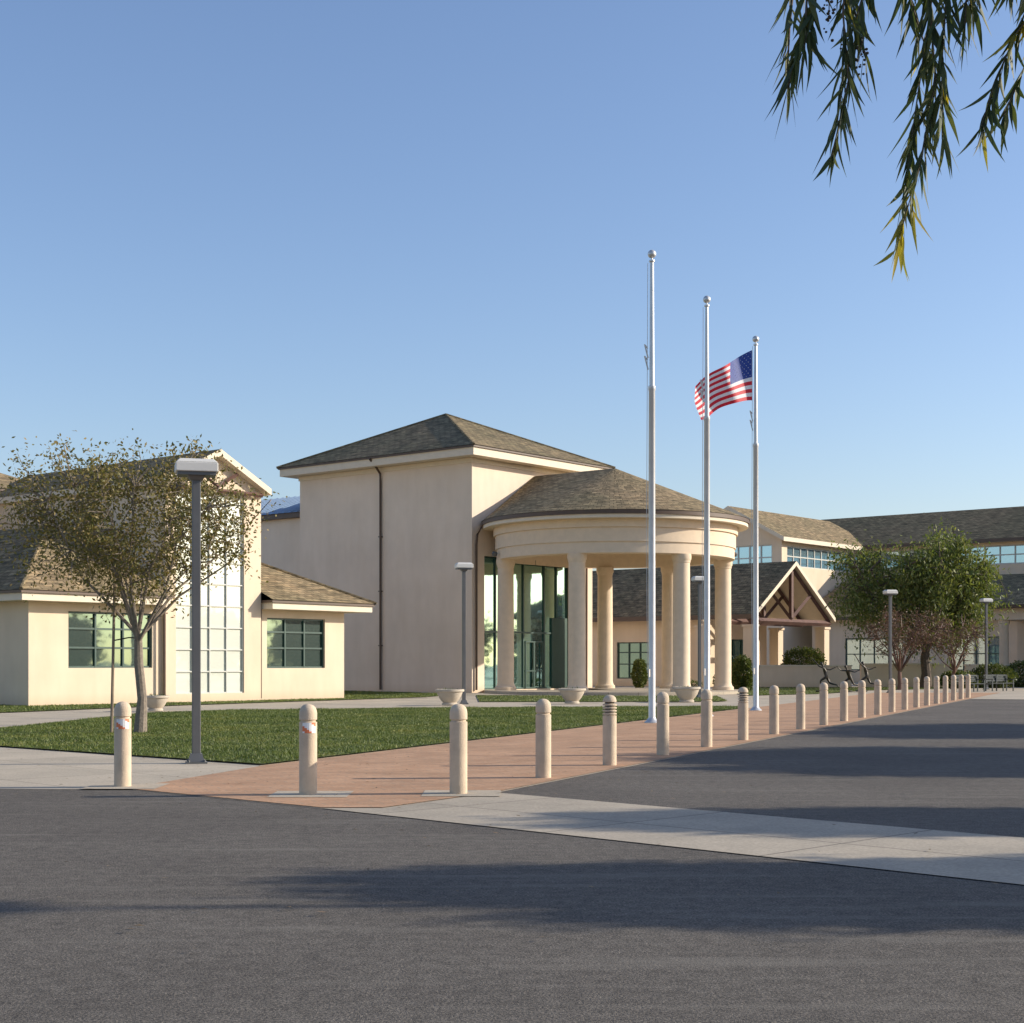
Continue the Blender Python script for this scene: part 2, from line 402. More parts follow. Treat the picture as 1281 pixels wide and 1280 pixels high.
br.tube([T.p(.25,-.45,8.7), T.p(.25,-.16,8.3), T.p(.25,-.1,7.8), T.p(.25,-.1,.15)], .06, 8)
br.tube([T.p(9.9,-.45,8.7), T.p(9.9,-.12,8.3), T.p(9.9,-.1,.15)], .06, 8)
for z in (2.5, 5.5, 8.5): br.box(T, -.18, -.002, 6.5, 6.7, z, z+.05)
tr.obj('eave_trim', TRIM, hall); br.obj('gutters_and_downspouts', BROWN, hall)
w = B(); w.box(T, 1.5, 9, 13.21, 23, 0, 10.2); w.obj('rear_wing_wall', WALL2, hall)
tr = B(); tr.box(T, 1.1, 9.4, 13.22, 23.4, 10.2, 10.5); tr.obj('rear_wing_fascia', BROWN, hall)
r = B(); r.add([T.p(1.0,13.22,10.5),T.p(1.0,23.5,10.5),T.p(6,23.5,12.2),T.p(6,13.22,12.2),T.p(6,13.22,10.5),T.p(6,23.5,10.5)], [(0,3,2,1),(0,4,3),(1,2,5),(4,5,2,3)])
for k in range(18): r.add([T.p(1,13.4+k*.56,10.5),T.p(1,13.44+k*.56,10.56),T.p(6,13.44+k*.56,12.26),T.p(6,13.4+k*.56,12.2)], [(0,1,2,3)])
r.obj('metal_roof', BLUEROOF, hall)

RC = (5.2, 5.47)
def rp(rad, phi, z):
    a = RC[0]+rad*math.sin(phi); o = max(RC[1]+rad*math.cos(phi), .004)
    return T.p(a, -o, z)
def ring(bl, r0, r1, z0, z1, n=96):
    def L(rad): return math.acos(max(-1, -RC[1]/rad)) if rad > RC[1] else math.pi*.999
    V = []; Fc = []
    for i in range(n+1):
        s_ = -1+2*i/n
        for rad, z in ((r0,z0),(r1,z0),(r1,z1),(r0,z1)): V.append(rp(rad, s_*L(rad), z))
    for i in range(n):
        for k in range(4):
            a = i*4+k; b_ = i*4+(k+1)%4; Fc.append((a, a+4, b_+4, b_))
    bl.add(V, Fc, True)
rt = empty('entrance_rotunda', (5.4, 80.1, 0))
bl = B(); ring(bl, 5.35, 6.25, 6.95, 7.5); ring(bl, 5.3, 6.32, 7.5, 8.2); ring(bl, 5.3, 6.42, 8.2, 8.7); bl.obj('entablature', COLM, rt)
bl = B(); ring(bl, 6.425, 6.95, 8.6, 8.78); bl.obj('eave_soffit', TRIM, rt)
bl = B(); ring(bl, 6.3, 7.02, 8.78, 8.98); bl.obj('gutter', BROWN, rt)
bl = B(); n = 72; V = []; L_ = math.acos(-RC[1]/7.05)
for i in range(n+1):
    s_ = (-1+2*i/n)*L_
    e = rp(7.05, s_, 8.985); o = max(RC[1]+7.05*math.cos(s_), 0)
    V += [e, T.p(RC[0], -min(o, RC[1]), 11.85)]
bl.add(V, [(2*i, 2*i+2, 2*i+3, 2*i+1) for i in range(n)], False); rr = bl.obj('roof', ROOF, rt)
uvl = rr.data.uv_layers[0]
for p in rr.data.polygons:
    for li in p.loop_indices:
        vi = rr.data.loops[li].vertex_index
        uvl.data[li].uv = ((vi//2)*(2*L_*7/n), 0 if vi % 2 == 0 else 7.4)
bl = B(); ring(bl, .05, 5.36, 7.9, 7.95); bl.obj('ceiling', TRIM, rt)
bl = B(); ring(bl, .05, 6.9, .006, .15); bl.obj('floor_plinth', CONC, rt)
bl = B()
for x, y in ((-.33,79.0),(3.2,74.75),(8.38,75.1),(11.1,79.9),(8.8,84.9),(5.25,85.7)):
    bl.lathe((x,y,.15), [(.0,0),(.56,0),(.56,.16),(.5,.2),(.46,.28),(.435,.4),(.43,3.5),(.415,6.3),(.415,6.36),(.44,6.39),(.44,6.45),(.46,6.5),(.49,6.55),(.49,6.8),(0,6.8)], 32)
bl.obj('columns', COLM, rt)
lt = B()
for x, y in ((11.6,79.2),(-.9,78.7)):
    lt.lathe((x,y,7.2), [(0,-.1),(.12,-.08),(.16,.05),(.1,.14),(0,.16)], 12)
lt.obj('floodlights', GALV, rt)

# ---------------------------------------------------------------- left building
Lf = Fr(-17.35, 54.5)
lb = empty('gabled_wing_building', (-13, 60, 0))
w = B(); g = B(); f = B(); tr = B(); br = B(); r = B(); rd = B(); fw = B(); gb = B(); red = B()
pa0, pa1, pb = 5.9, 10.75, -.2
wall_a(w, Lf, 0, pa0, 0, .3, 0, 3.9, [(1.66, 5.43, 1.38, 3.47)])
w.box(Lf, 0, .3, .3, 13, 0, 3.9)
win_a(g, f, Lf, 1.66, 5.43, 0, 1.38, 3.47, [.33,.66], [.36,.7], .07, .16)
eave(tr, br, Lf, -.8, pa0-.02, -.8, 13, 4.15, .36)
z0 = 4.16
r.add([Lf.p(-.85,-.85,z0), Lf.p(pa0,-.85,z0), Lf.p(pa0,4.2,7.0), Lf.p(3.6,4.2,7.0)], [(0,1,2,3)])
rd.add([Lf.p(-.85,-.85,z0), Lf.p(3.6,4.2,7.0), Lf.p(3.6,13,7.0), Lf.p(-.85,13,z0)], [(0,1,2,3)])
rd.add([Lf.p(3.6,4.2,7.0), Lf.p(pa0,4.2,7.0), Lf.p(pa0,13,7.0), Lf.p(3.6,13,7.0)], [(0,1,2,3)])
wall_a(w, Lf, pa0, pa1, pb, .3, 0, 8.7, [(6.4, 9.85, .35, 8.3)])
w.box(Lf, pa0, pa0+.3, pb+.3, 13, 0, 8.7); w.box(Lf, pa1-.3, pa1, pb+.3, 13, 0, 8.7)
am = (pa0+pa1)/2
w.add([Lf.p(pa0,pb+.003,8.7),Lf.p(pa1,pb+.003,8.7),Lf.p(am,pb+.003,9.95)], [(0,1,2)])
win_a(gb, fw, Lf, 6.4, 9.85, pb, .35, 8.3, [.25,.5,.75], [.11,.22,.33,.44,.55,.66,.77,.88], .05, .12)
for sgn, ae in ((-1, pa0-.22), (1, pa1+.22)):
    q = [Lf.p(ae, pb-.4, 8.74), Lf.p(am, pb-.4, 10.1), Lf.p(am, 13, 10.1), Lf.p(ae, 13, 8.74)]
    lo = [(x, y, z-.26) for x, y, z in q]
    (rd if sgn < 0 else r).add(q, [(0,1,2,3)])
    tr.add(q[:2]+lo[:2][::-1], [(0,1,2,3)])
    tr.add(lo, [(0,3,2,1)]); tr.add([q[0],q[3],lo[3],lo[0]], [(0,1,2,3)])
def beam(bl, p, q, t=.1): bl.tube([p, q], t, 4)
bb = pb-.2
beam(red, Lf.p(pa0+.1,bb,8.45), Lf.p(pa1-.1,bb,8.45), .09)
beam(red, Lf.p(am,bb,8.6), Lf.p(am-1.0,bb,9.2), .07); beam(red, Lf.p(am,bb,8.6), Lf.p(am+1.0,bb,9.2), .07)
# low wing right
wall_a(w, Lf, pa1+.01, 15.7, 0, .3, 0, 3.9, [(11.25, 14.55, 1.35, 3.45)])
w.box(Lf, 15.4, 15.7, .3, 7, 0, 3.9); w.box(Lf, 11.01, 15.4, 6.7, 7, 0, 3.9)
win_a(g, f, Lf, 11.25, 14.55, 0, 1.35, 3.45, [.33,.66], [.4,.72], .07, .16)
eave(tr, br, Lf, pa1+.01, 16.7, -.9, 8, 4.15, .36)
r.add([Lf.p(pa1+.01,-.95,z0),Lf.p(16.75,-.95,z0),Lf.p(13.2,3.4,6.1),Lf.p(pa1+.01,3.4,6.1)], [(0,1,2,3)])
rd.add([Lf.p(16.75,-.95,z0),Lf.p(16.75,8.05,z0),Lf.p(13.2,3.4,6.1)], [(0,1,2)])
rd.add([Lf.p(16.75,8.05,z0),Lf.p(pa1+.01,8.05,z0),Lf.p(pa1+.01,3.4,6.1),Lf.p(13.2,3.4,6.1)], [(0,1,2,3)])
hcap = B()
hcap.tube([Lf.p(16.75,-.95,z0+.02), Lf.p(13.2,3.4,6.12)], .07, 6); hcap.tube([Lf.p(13.2,3.4,6.12), Lf.p(pa1+.02,3.4,6.12)], .07, 6)
hcap.tube([Lf.p(-.85,-.85,z0+.02), Lf.p(3.6,4.2,7.02)], .07, 6)
hcap.obj('hip_ridges', ROOFD, lb)
# rear two-storey mass
w.box(Lf, -6, 9.5, 13.01, 22, 0, 9.1)
eave(tr, br, Lf, -7, 10.3, 12.2, 22.8, 9.3, .4)
r.add([Lf.p(-7,12.15,9.31),Lf.p(10.35,12.15,9.31),Lf.p(7,17.5,11.2),Lf.p(-7,17.5,11.2)], [(0,1,2,3)])
rd.add([Lf.p(10.35,12.15,9.31),Lf.p(10.35,22.85,9.31),Lf.p(7,17.5,11.2)], [(0,1,2)])
rd.add([Lf.p(10.35,22.85,9.31),Lf.p(-7,22.85,9.31),Lf.p(-7,17.5,11.2),Lf.p(7,17.5,11.2)], [(0,1,2,3)])
for a in (5.8, 10.85):
    br.tube([Lf.p(a,-.07-(.2 if a < 6 else .0),4.0), Lf.p(a,-.07-(.2 if a < 6 else .0),.1)], .05, 6)
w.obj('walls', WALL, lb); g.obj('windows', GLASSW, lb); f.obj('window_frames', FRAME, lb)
tr.obj('fascia', TRIM, lb); br.obj('gutters', BROWN, lb); r.obj('roof_sunlit', ROOF, lb); rd.obj('roof_shade_toned', ROOFD, lb)  # sunlit slopes take the lighter shingle, the others a painted shade tone
gb.obj('glass_block_bay', GBLOCK, lb); fw.obj('glass_block_mullions', FRAMEW, lb); red.obj('gable_truss', REDW, lb)

# ---------------------------------------------------------------- porch gable building
G = Fr(15.3, 97)
pg = empty('timber_gable_porch_building', (18, 101, 0))
w = B(); g = B(); f = B(); tr = B(); br = B(); r = B(); rd = B(); red = B(); pl = B()
ez, rz = 4.7, 8.35
for sgn, ae in ((-1, -.2), (1, 10.8)):
    q = [G.p(ae, -.3, ez), G.p(5.3, -.3, rz), G.p(5.3, 19, rz), G.p(ae, 19, ez)]
    lo = [(x, y, z-.3) for x, y, z in q]
    (rd if sgn < 0 else r).add(q, [(0,1,2,3)])
    tr.add(q[:2]+lo[:2][::-1], [(0,1,2,3)]); tr.add(lo, [(0,3,2,1)])
    br.add([q[0],q[3],lo[3],lo[0]], [(0,1,2,3)])
wall_b(w, G, 4.5, 18.5, .9, .3, 0, 4.6, [(8.4, 11.2, .5, 3.0)])
win_b(g, f, G, 8.4, 11.2, .9, .5, 3.0, [.33,.66], [.4,.72], .08, .16)
wall_a(w, G, 1.21, 9.7, 4.5, .3, 0, 4.6, [(3.2, 7.6, .9, 3.2)])
win_a(g, f, G, 3.2, 7.6, 4.5, .9, 3.2, [.25,.5,.75], [.5], .08, .16)
w.box(G, 9.4, 9.7, 4.81, 18.5, 0, 4.6)
w.add([G.p(.9,4.55,4.6),G.p(9.7,4.55,4.6),G.p(5.3,4.55,7.9)], [(0,1,2)])
for a, b_ in ((.4,.3),(10.0,.3),(.4,3.9),(10.0,3.9)):
    pl.box(G, a-.35, a+.35, b_-.35, b_+.35, 0, 3.9); pl.box(G, a-.42, a+.42, b_-.42, b_+.42, 3.9, 4.05)
for bb in (0.1, 2.2):
    beam(red, G.p(0,bb,4.3), G.p(10.6,bb,4.3), .2); beam(red, G.p(5.3,bb,4.3), G.p(5.3,bb,7.9), .16)
    beam(red, G.p(0.1,bb,4.45), G.p(5.3,bb,7.95), .16); beam(red, G.p(10.5,bb,4.45), G.p(5.3,bb,7.95), .16)
    beam(red, G.p(5.3,bb,4.5), G.p(2.7,bb,6.15), .14); beam(red, G.p(5.3,bb,4.5), G.p(7.9,bb,6.15), .14)
w.obj('walls', WALL, pg); g.obj('windows', GLASSW, pg); f.obj('window_frames', FRAME, pg)
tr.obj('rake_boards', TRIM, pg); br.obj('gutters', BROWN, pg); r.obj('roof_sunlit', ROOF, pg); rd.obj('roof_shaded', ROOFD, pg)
red.obj('timber_truss', REDW, pg); pl.obj('porch_pillars', WALL, pg)

# ---------------------------------------------------------------- clerestory building
H = Fr(22.2, 125)
ch = empty('clerestory_hall_building', (24, 128, 0))
w = B(); g = B(); f = B(); tr = B(); br = B(); r = B(); rd = B(); fw = B()
wall_a(w, H, 0, 16, 0, .3, 0, 11.9, [(.9, 15.5, 9.6, 11.3)])
win_a(g, fw, H, .9, 15.5, 0, 9.6, 11.3, [i/12 for i in range(1,12)], [.5], .1, .15)
wall_b(w, H, .3, 9.2, 0, .3, 0, 11.9, [(.9, 8.6, 8.3, 11.4)])
win_b(g, fw, H, .9, 8.6, 0, 8.3, 11.4, [i/7 for i in range(1,7)], [.33,.66], .1, .15)
w.add([H.p(.02,0,11.9),H.p(.02,9.2,11.9),H.p(.02,4.6,14.3)], [(0,1,2)])
for sgn, be in ((-1,-.7),(1,9.9)):
    q = [H.p(-.9,be,11.9),H.p(-.9,4.6,14.75),H.p(17,4.6,14.75),H.p(17,be,11.9)]
    lo = [(x,y,z-.35) for x,y,z in q]
    (r if sgn < 0 else rd).add(q, [(0,1,2,3)]); tr.add(q[:2]+lo[:2][::-1], [(0,1,2,3)]); tr.add(lo,[(0,3,2,1)]); tr.add([q[0],q[3],lo[3],lo[0]],[(0,1,2,3)])
I = Fr(32.7, 135)
wall_b(w, I, -34, 8, 0, .3, 0, 11.9, [(-33, 6, 9.9, 11.5)])
win_b(g, fw, I, -33, 6, 0, 9.9, 11.5, [i/30 for i in range(1,30)], [.5], .1, .15)
q = [I.p(-.9,-35,12.0),I.p(6,-35,15.3),I.p(6,9,15.3),I.p(-.9,9,12.0)]
rd.add(q,[(0,1,2,3)]); rd.add([I.p(6,-35,15.3),I.p(13,-35,12),I.p(13,9,12),I.p(6,9,15.3)],[(0,1,2,3)])
br.box(I, -1.0, -.88, -35, 9, 11.75, 12.02)
tr.add([I.p(-.9,-35,11.75),I.p(0,-35,11.75),I.p(0,9,11.75),I.p(-.9,9,11.75)],[(0,1,2,3)])
J = Fr(29.5, 122)
wall_b(w, J, -22, 6, 0, .3, 0, 5.2, [(-20,-14,1,3.6),(-10,-6,1,3.6),(-2,3,1,3.6)])
for b0_, b1_ in ((-20,-14),(-10,-6),(-2,3)): win_b(g, f, J, b0_, b1_, 0, 1, 3.6, [.25,.5,.75], [.5], .08, .16)
rd.add([J.p(-.9,-23,5.3),J.p(8,-23,8.8),J.p(8,7,8.8),J.p(-.9,7,5.3)],[(0,1,2,3)])
br.box(J, -1.0,-.88,-23,7,5.05,5.32)
w.obj('walls', WALL, ch); g.obj('clerestory_windows', GLASSB, ch); f.obj('window_frames', FRAME, ch); fw.obj('window_mullions', FRAMEW, ch)
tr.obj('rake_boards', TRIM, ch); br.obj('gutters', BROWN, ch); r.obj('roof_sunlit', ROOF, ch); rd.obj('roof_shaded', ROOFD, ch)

K = Fr(34.0, 107)
ck = empty('colonnade_building', (36, 106, 0))
w = B(); rd = B(); br = B(); cl = B(); g = B(); f = B()
w.box(K, -.3, 4.5, -22, 0, 4.6, 5.4)
for k in range(7): cl.lathe(K.p(.2, -.6-3.4*k, 0), [(0,0),(.42,0),(.42,.25),(.33,.3),(.31,4.2),(.4,4.35),(.4,4.6),(0,4.6)], 20)
wall_b(w, K, -22, 0, 4.2, .3, 0, 4.6, [(-20,-16,.3,3.2),(-12,-8,.3,3.2),(-5,-2,.3,3.2)])
for b0_, b1_ in ((-20,-16),(-12,-8),(-5,-2)): win_b(g, f, K, b0_, b1_, 4.2, .3, 3.2, [.25,.5,.75], [.7], .08, .16)
br.box(K, -1, 5.2, -22.7, .7, 5.41, 5.6)
q = [K.p(-1.05,-22.8,5.61),K.p(-1.05,.8,5.61),K.p(5.25,.8,5.61),K.p(5.25,-22.8,5.61)]
rd.add(q+[K.p(2.1,-3.0,7.6),K.p(2.1,-20,7.6)],[(0,1,4,5),(1,2,4),(2,3,5,4),(3,0,5)])
w.obj('walls', WALL, ck); cl.obj('columns', COLM, ck); rd.obj('roof', ROOF, ck); br.obj('gutters', BROWN, ck); g.obj('windows', GLASSW, ck); f.obj('window_frames', FRAME, ck)

X = Fr(0, 0); X.a = Vector((1,0,0)); X.b = Vector((0,1,0))
def lowwall(x0, x1, y, h, nm):
    e = empty(nm, (x0, y, 0))
    bl = B(); bl.box(X, x0, x1, y, y+.35, 0, h-.1); bl.obj('wall_body', WALL, e)
    bl = B(); bl.box(X, x0-.04, x1+.04, y-.04, y+.39, h-.1, h); bl.obj('coping', TRIM, e)
lowwall(15.6, 21.6, 96.6, 1.45, 'low_stucco_wall'); lowwall(22.4, 28.4, 97.4, 1.55, 'low_stucco_wall.001'); lowwall(29.6, 33, 99, 1.5, 'low_stucco_wall.002')

# ---------------------------------------------------------------- bollards
def bollard(x, y, kind, idx):
    e = empty('bollard' if idx == 0 else 'bollard.%03d' % idx, (x, y, 0))
    b_ = B(); R = .105
    if kind == 'louver':
        b_.lathe((x,y,0), [(0,0),(R,0),(R,.76),(R-.02,.765),(R-.02,.775)], 24)
        for k in range(4): b_.lathe((x,y,.79+k*.045), [(R-.03,-.01),(R+.002,-.012),(R+.002,.008),(R-.03,.018)], 24)
        b_.lathe((x,y,0), [(R-.02,.965),(R,.97),(R*.97,1.0),(R*.85,1.035),(R*.6,1.06),(R*.3,1.072),(0,1.075)], 24)
        d = B(); d.lathe((x,y,0), [(R-.032,.77),(R-.032,.97)], 20); d.obj('lamp_louvres', DARK, e)
    else:
        b_.lathe((x,y,0), [(0,0),(R,0),(R,.86),(R-.016,.866),(R-.016,.884),(R,.89),(R,.96),(R*.96,.995),(R*.84,1.03),(R*.6,1.056),(R*.3,1.07),(0,1.075)], 28)
    b_.obj('post', BOLL, e)
    if kind == 'tape':
        n = 24; wv = B(); ov = B()
        for k in range(n):
            a0 = 2*math.pi*k/n; a1 = 2*math.pi*(k+1)/n; rr_ = R+.003
            for j in range(6):
                za = .735+j*.02; zb = za+.02
                qd = [(x+rr_*math.cos(a0), y+rr_*math.sin(a0), za),(x+rr_*math.cos(a1), y+rr_*math.sin(a1), za),(x+rr_*math.cos(a1), y+rr_*math.sin(a1), zb),(x+rr_*math.cos(a0), y+rr_*math.sin(a0), zb)]
                if 16 <= k <= 21: (ov if ((k+j) % 8) in (1,2,3) else wv).add(qd, [(0,1,2,3)])
        wv.obj('white_tape', WHITE, e); ov.obj('orange_tape', ORANGE, e)
bollard(-4.87, 19.0, 'tape', 0); bollard(-2.396, 17.85, 'tape', 1); bollard(-.633, 17.96, 'plain', 2)
for i in range(1, 21):
    bollard(-.633+1.055*i, 17.96+2.51*i, 'louver' if i in (2,5) else 'plain', 2+i)

# ---------------------------------------------------------------- flagpoles and flag
def flagpole(x, y, idx):
    e = empty('flagpole' if idx == 0 else 'flagpole.%03d' % idx, (x, y, 0))
    b_ = B()
    b_.lathe((x,y,0), [(0,0),(.2,0),(.2,.03),(.13,.09),(.098,.14),(.092,.16),(.09,4.0),(.083,8.6),(.095,8.62),(.095,8.72),(.066,8.74),(.05,11.85),(.05,11.92),(.075,11.94),(.075,11.98),(.02,12.0),(.02,12.06)], 20)
    b_.obj('shaft', STEEL, e)
    s = B(); s.lathe((x,y,0), [(.11*math.sin(math.pi*k/12), 12.14-.11*math.cos(math.pi*k/12)) for k in range(13)], 20); s.obj('ball_finial', STEEL, e)
    h = B(); h.tube([(x-.11,y-.03,11.9),(x-.14,y-.03,5),(x-.12,y-.03,1.3)], .008, 5)
    h.box(Fr(x,y), -.15,-.09,-.02,.02,1.2,1.4)
    for z in (9.7, 9.4): h.tube([(x-.11,y,z),(x-.19,y-.02,z+.1),(x-.1,y,z-.25)], .02, 5)
    h.obj('halyard_and_cleat', GALVL, e)
flagpole(3.62, 39.3, 0); flagpole(5.67, 44.2, 1); flagpole(7.96, 49.6, 2)
fe = empty('american_flag', (7.8, 49.6, 11))
def FP(u, v):
    x = 7.84 - 1.95*u - .05*math.sin(v*3)*u + .28*max(0, v-.45)*u
    zt = 11.78 - 1.28*u**1.1; zb = 10.14 - .02*u - .76*u**1.6
    z = zt+(zb-zt)*v + .09*math.sin(u*10+v*2)*u
    y = 49.6 + .26*math.sin(u*9+v*2.2)*min(1, u*2.2) - .9*u
    return (x, y, z)
nu = 40
fr_, fw_, fb_ = B(), B(), B()
for j in range(26):
    stripe = j//2
    for i in range(nu):
        u0, u1, v0, v1 = i/nu, (i+1)/nu, j/26, (j+1)/26
        tgt = fb_ if (u0 < .4-1e-6 and stripe < 7) else (fr_ if stripe % 2 == 0 else fw_)
        tgt.add([FP(u0,v0),FP(u1,v0),FP(u1,v1),FP(u0,v1)], [(0,1,2,3)], True)
fr_.obj('red_stripes', FRED, fe, sharp=False); fw_.obj('white_stripes', FWHT, fe, sharp=False); fb_.obj('blue_canton', FBLU, fe, sharp=False)
st = B()
for rI in range(9):
    for cI in range(6 if rI % 2 == 0 else 5):
        u = .4*(cI+.5+(.5 if rI % 2 else 0))/6.0; v = (7/13)*(rI+.7)/9.4
        x, y, z = FP(u, v); s_ = .022
        for off in (-.016, .016):
            pts = []
            for k in range(10):
                an = math.pi/2+math.pi*k/5; rr_ = s_ if k % 2 == 0 else s_*.42
                pts.append((x+rr_*math.cos(an), y+off, z+rr_*math.sin(an)))
            st.add(pts, [tuple(range(10))])
st.obj('stars', FWHT, fe)

# ---------------------------------------------------------------- street lamps
def lamp(x, y, h, idx):
    e = empty('street_lamp' if idx == 0 else 'street_lamp.%03d' % idx, (x, y, 0))
    F_ = Fr(x, y, math.radians(75))
    b_ = B(); b_.box(F_, -.065,.065,-.065,.065,.05,h-.28); b_.obj('pole', GALV, e, .012)
    b_ = B(); b_.box(F_, -.16,.16,-.16,.16,0,.03); b_.frustum(F_, -.12,.12,-.12,.12,.031,.16,.035,.035)
    for sx in (-.12,.12):
        for sy in (-.12,.12): b_.lathe(F_.p(sx,sy,.03), [(.018,0),(.018,.03),(0,.035)], 6)
    b_.obj('base_plate', GALV, e)
    b_ = B(); b_.box(F_, -.32,.32,-.22,.22,h-.2,h-.06); b_.frustum(F_, -.315,.315,-.215,.215,h-.058,h,.06,.05); b_.obj('luminaire_housing', GALVL, e, .012)
    b_ = B(); b_.frustum(F_, -.09,.09,-.09,.09,h-.32,h-.255,-.04,-.04); b_.box(F_, -.29,.29,-.19,.19,h-.252,h-.202); b_.obj('lens_and_neck', GALV, e)
lamp(-4.885, 23.5, 4.7, 0); lamp(-1.82, 57.5, 5.36, 1); lamp(8.4, 68, 5.45, 2); lamp(19.8, 79.5, 5.4, 3); lamp(28.1, 90, 5.4, 4)

# ---------------------------------------------------------------- planters
def planter(x, y, s, idx):
    e = empty('bowl_planter' if idx == 0 else 'bowl_planter.%03d' % idx, (x, y, 0))
    b_ = B(); b_.lathe((x,y,.03), [(0,0),(.3*s,0),(.3*s,.06*s),(.26*s,.09*s),(.36*s,.2*s),(.47*s,.4*s),(.5*s,.5*s),(.56*s,.52*s),(.56*s,.6*s),(.5*s,.61*s),(.48*s,.52*s)], 28); b_.obj('bowl', PLANT, e)
    b_ = B(); b_.lathe((x,y,.03), [(.48*s,.52*s),(.25*s,.56*s),(0,.57*s)], 20); b_.obj('soil', SOIL, e)
    rg = np.random.default_rng(idx+5); n = 60
    Q = np.column_stack([x+rg.normal(0,.18*s,n), y+rg.normal(0,.18*s,n), np.full(n,.56*s)])
    V = np.stack([Q+rg.normal(0,.02,(n,3)), Q+[.02,0,.02], Q+rg.normal(0,.03,(n,3))+[0,0,.1]], 1)
    fast('seedlings', V.reshape(-1,3), np.arange(n*3).reshape(n,3), LF_BUSH, e)
planter(-2.28, 55.6, .95, 0); planter(2.28, 57.7, .95, 1); planter(6.9, 60, .98, 2); planter(-11.5, 49, .8, 3)

# ---------------------------------------------------------------- benches
def bench(x, y, rot, idx):
    e = empty('park_bench' if idx == 0 else 'park_bench.%03d' % idx, (x, y, 0)); F_ = Fr(x, y, rot)
    b_ = B()
    for k in range(5): b_.box(F_, -.9,.9,-.24+k*.1,-.16+k*.1,.43,.46)
    b_.obj('seat', BENCH, e); b_ = B()
    for k in range(4): b_.box(F_, -.9,.9,.28+k*.02,.31+k*.02,.54+k*.1,.62+k*.1)
    b_.obj('backrest', BENCH, e)
    for i, a in enumerate((-.85,.0,.8)):
        b_ = B(); b_.box(F_, a,a+.06,-.24,-.19,0,.64 if i != 1 else .43); b_.box(F_, a,a+.06,.24,.29,0,.9); b_.box(F_, a,a+.06,-.188,.238,.37,.425)
        if i != 1: b_.box(F_, a,a+.06,-.28,.24,.642,.68)
        b_.obj('leg_%d' % (i+1), BENCH, e)
bench(24.9, 82.5, math.radians(60), 0); bench(27.3, 85, math.radians(60), 1)

# ---------------------------------------------------------------- bronze running children
def runner(x, y, heading, s, idx, flip=1, lean=.0, armup=0.):
    J_ = dict(
        pel=(0,0,.70,.085,.10), sp=(.03,0,.84,.075,.09), ch=(.08,0,1.0,.08,.11), nk=(.12,0,1.13,.038,.038), hb=(.15,0,1.19,.06,.06), hm=(.17,0,1.27,.085,.075), ht=(.165,0,1.35,.055,.05), ns=(.265,0,1.255,.012,.012),
        sl=(.09,.14,1.06,.045,.045), el=(.31,.22,1.0+armup*.3,.032,.032), wl=(.5,.2,1.1+armup*.6,.022,.022), pal=(.55,.2,1.13+armup*.65,.025,.018),
        sr=(.06,-.14,1.06,.045,.045), er=(-.17,-.23,.98,.032,.032), wr=(-.36,-.27,1.06,.022,.022), par=(-.41,-.28,1.08,.025,.018),
        hl=(0,.075,.66,.07,.07), kl=(.27,.085,.5,.05,.05), al=(.25,.085,.16,.03,.03), tl=(.37,.085,.09,.028,.022),
        hr=(-.02,-.075,.66,.07,.07), kr=(-.14,-.08,.38,.05,.05), ar=(-.46,-.08,.30,.03,.03), tr=(-.53,-.08,.19,.028,.022))
    E = [('pel','sp'),('sp','ch'),('ch','nk'),('nk','hb'),('hb','hm'),('hm','ht'),('hm','ns'),('ch','sl'),('sl','el'),('el','wl'),('wl','pal'),('ch','sr'),('sr','er'),('er','wr'),('wr','par'),
         ('pel','hl'),('hl','kl'),('kl','al'),('al','tl'),('pel','hr'),('hr','kr'),('kr','ar'),('ar','tr')]
    for side, pn, sg in (('l','pal',1),('r','par',-1)):
        bx, by, bz = J_[pn][:3]
        for k in range(4):
            L = (.05,.06,.056,.045)[k]; nm = 'f%s%d' % (side,k)
            J_[nm] = (bx+sg*L*.9, by+(k-1.5)*.016, bz-.01*k, .007, .007); E.append((pn,nm))
        J_['t'+side+'x'] = (bx+sg*.015, by-sg*.045, bz+.02, .008, .008); E.append((pn,'t'+side+'x'))
    keys = list(J_); ca, sa = math.cos(heading), math.sin(heading); V = []
    for k in keys:
        a, b_, c_ = J_[k][:3]; b_ *= flip; a += lean*c_
        V.append(((a*ca-b_*sa)*s, (a*sa+b_*ca)*s, (c_-.06)*s+.06))
    me = bpy.data.meshes.new('running_child_statue'); me.from_pydata(V, [(keys.index(p), keys.index(q_)) for p, q_ in E], [])
    me.materials.append(BRONZE)
    o = bpy.data.objects.new('body', me); o.location = (x, y, .06)
    e = empty('running_child_statue' if idx == 0 else 'running_child_statue.%03d' % idx, (x, y, 0))
    link(o, e)
    sk = o.modifiers.new('skin', 'SKIN'); sk.use_smooth_shade = True
    for i, k in enumerate(keys):
        sv = me.skin_vertices[0].data[i]; sv.radius = (J_[k][3]*s, J_[k][4]*s); sv.use_root = (k == 'pel')
    ss = o.modifiers.new('sub', 'SUBSURF'); ss.levels = ss.render_levels = 1
    b_ = B(); b_.lathe((x+.25*s*ca, y+.25*s*sa, .0), [(0,.05),(.3,.05),(.32,.09),(.3,.12),(0,.12)], 16); b_.obj('plinth', BRONZE, e)
runner(16.7, 80.5, math.radians(170), 1.18, 0, 1, .05, .5)
runner(17.85, 80.0, math.radians(200), 1.05, 1, -1, .1, .2)
runner(18.9, 80.8, math.radians(175), 1.2, 2, 1, .02, .8)

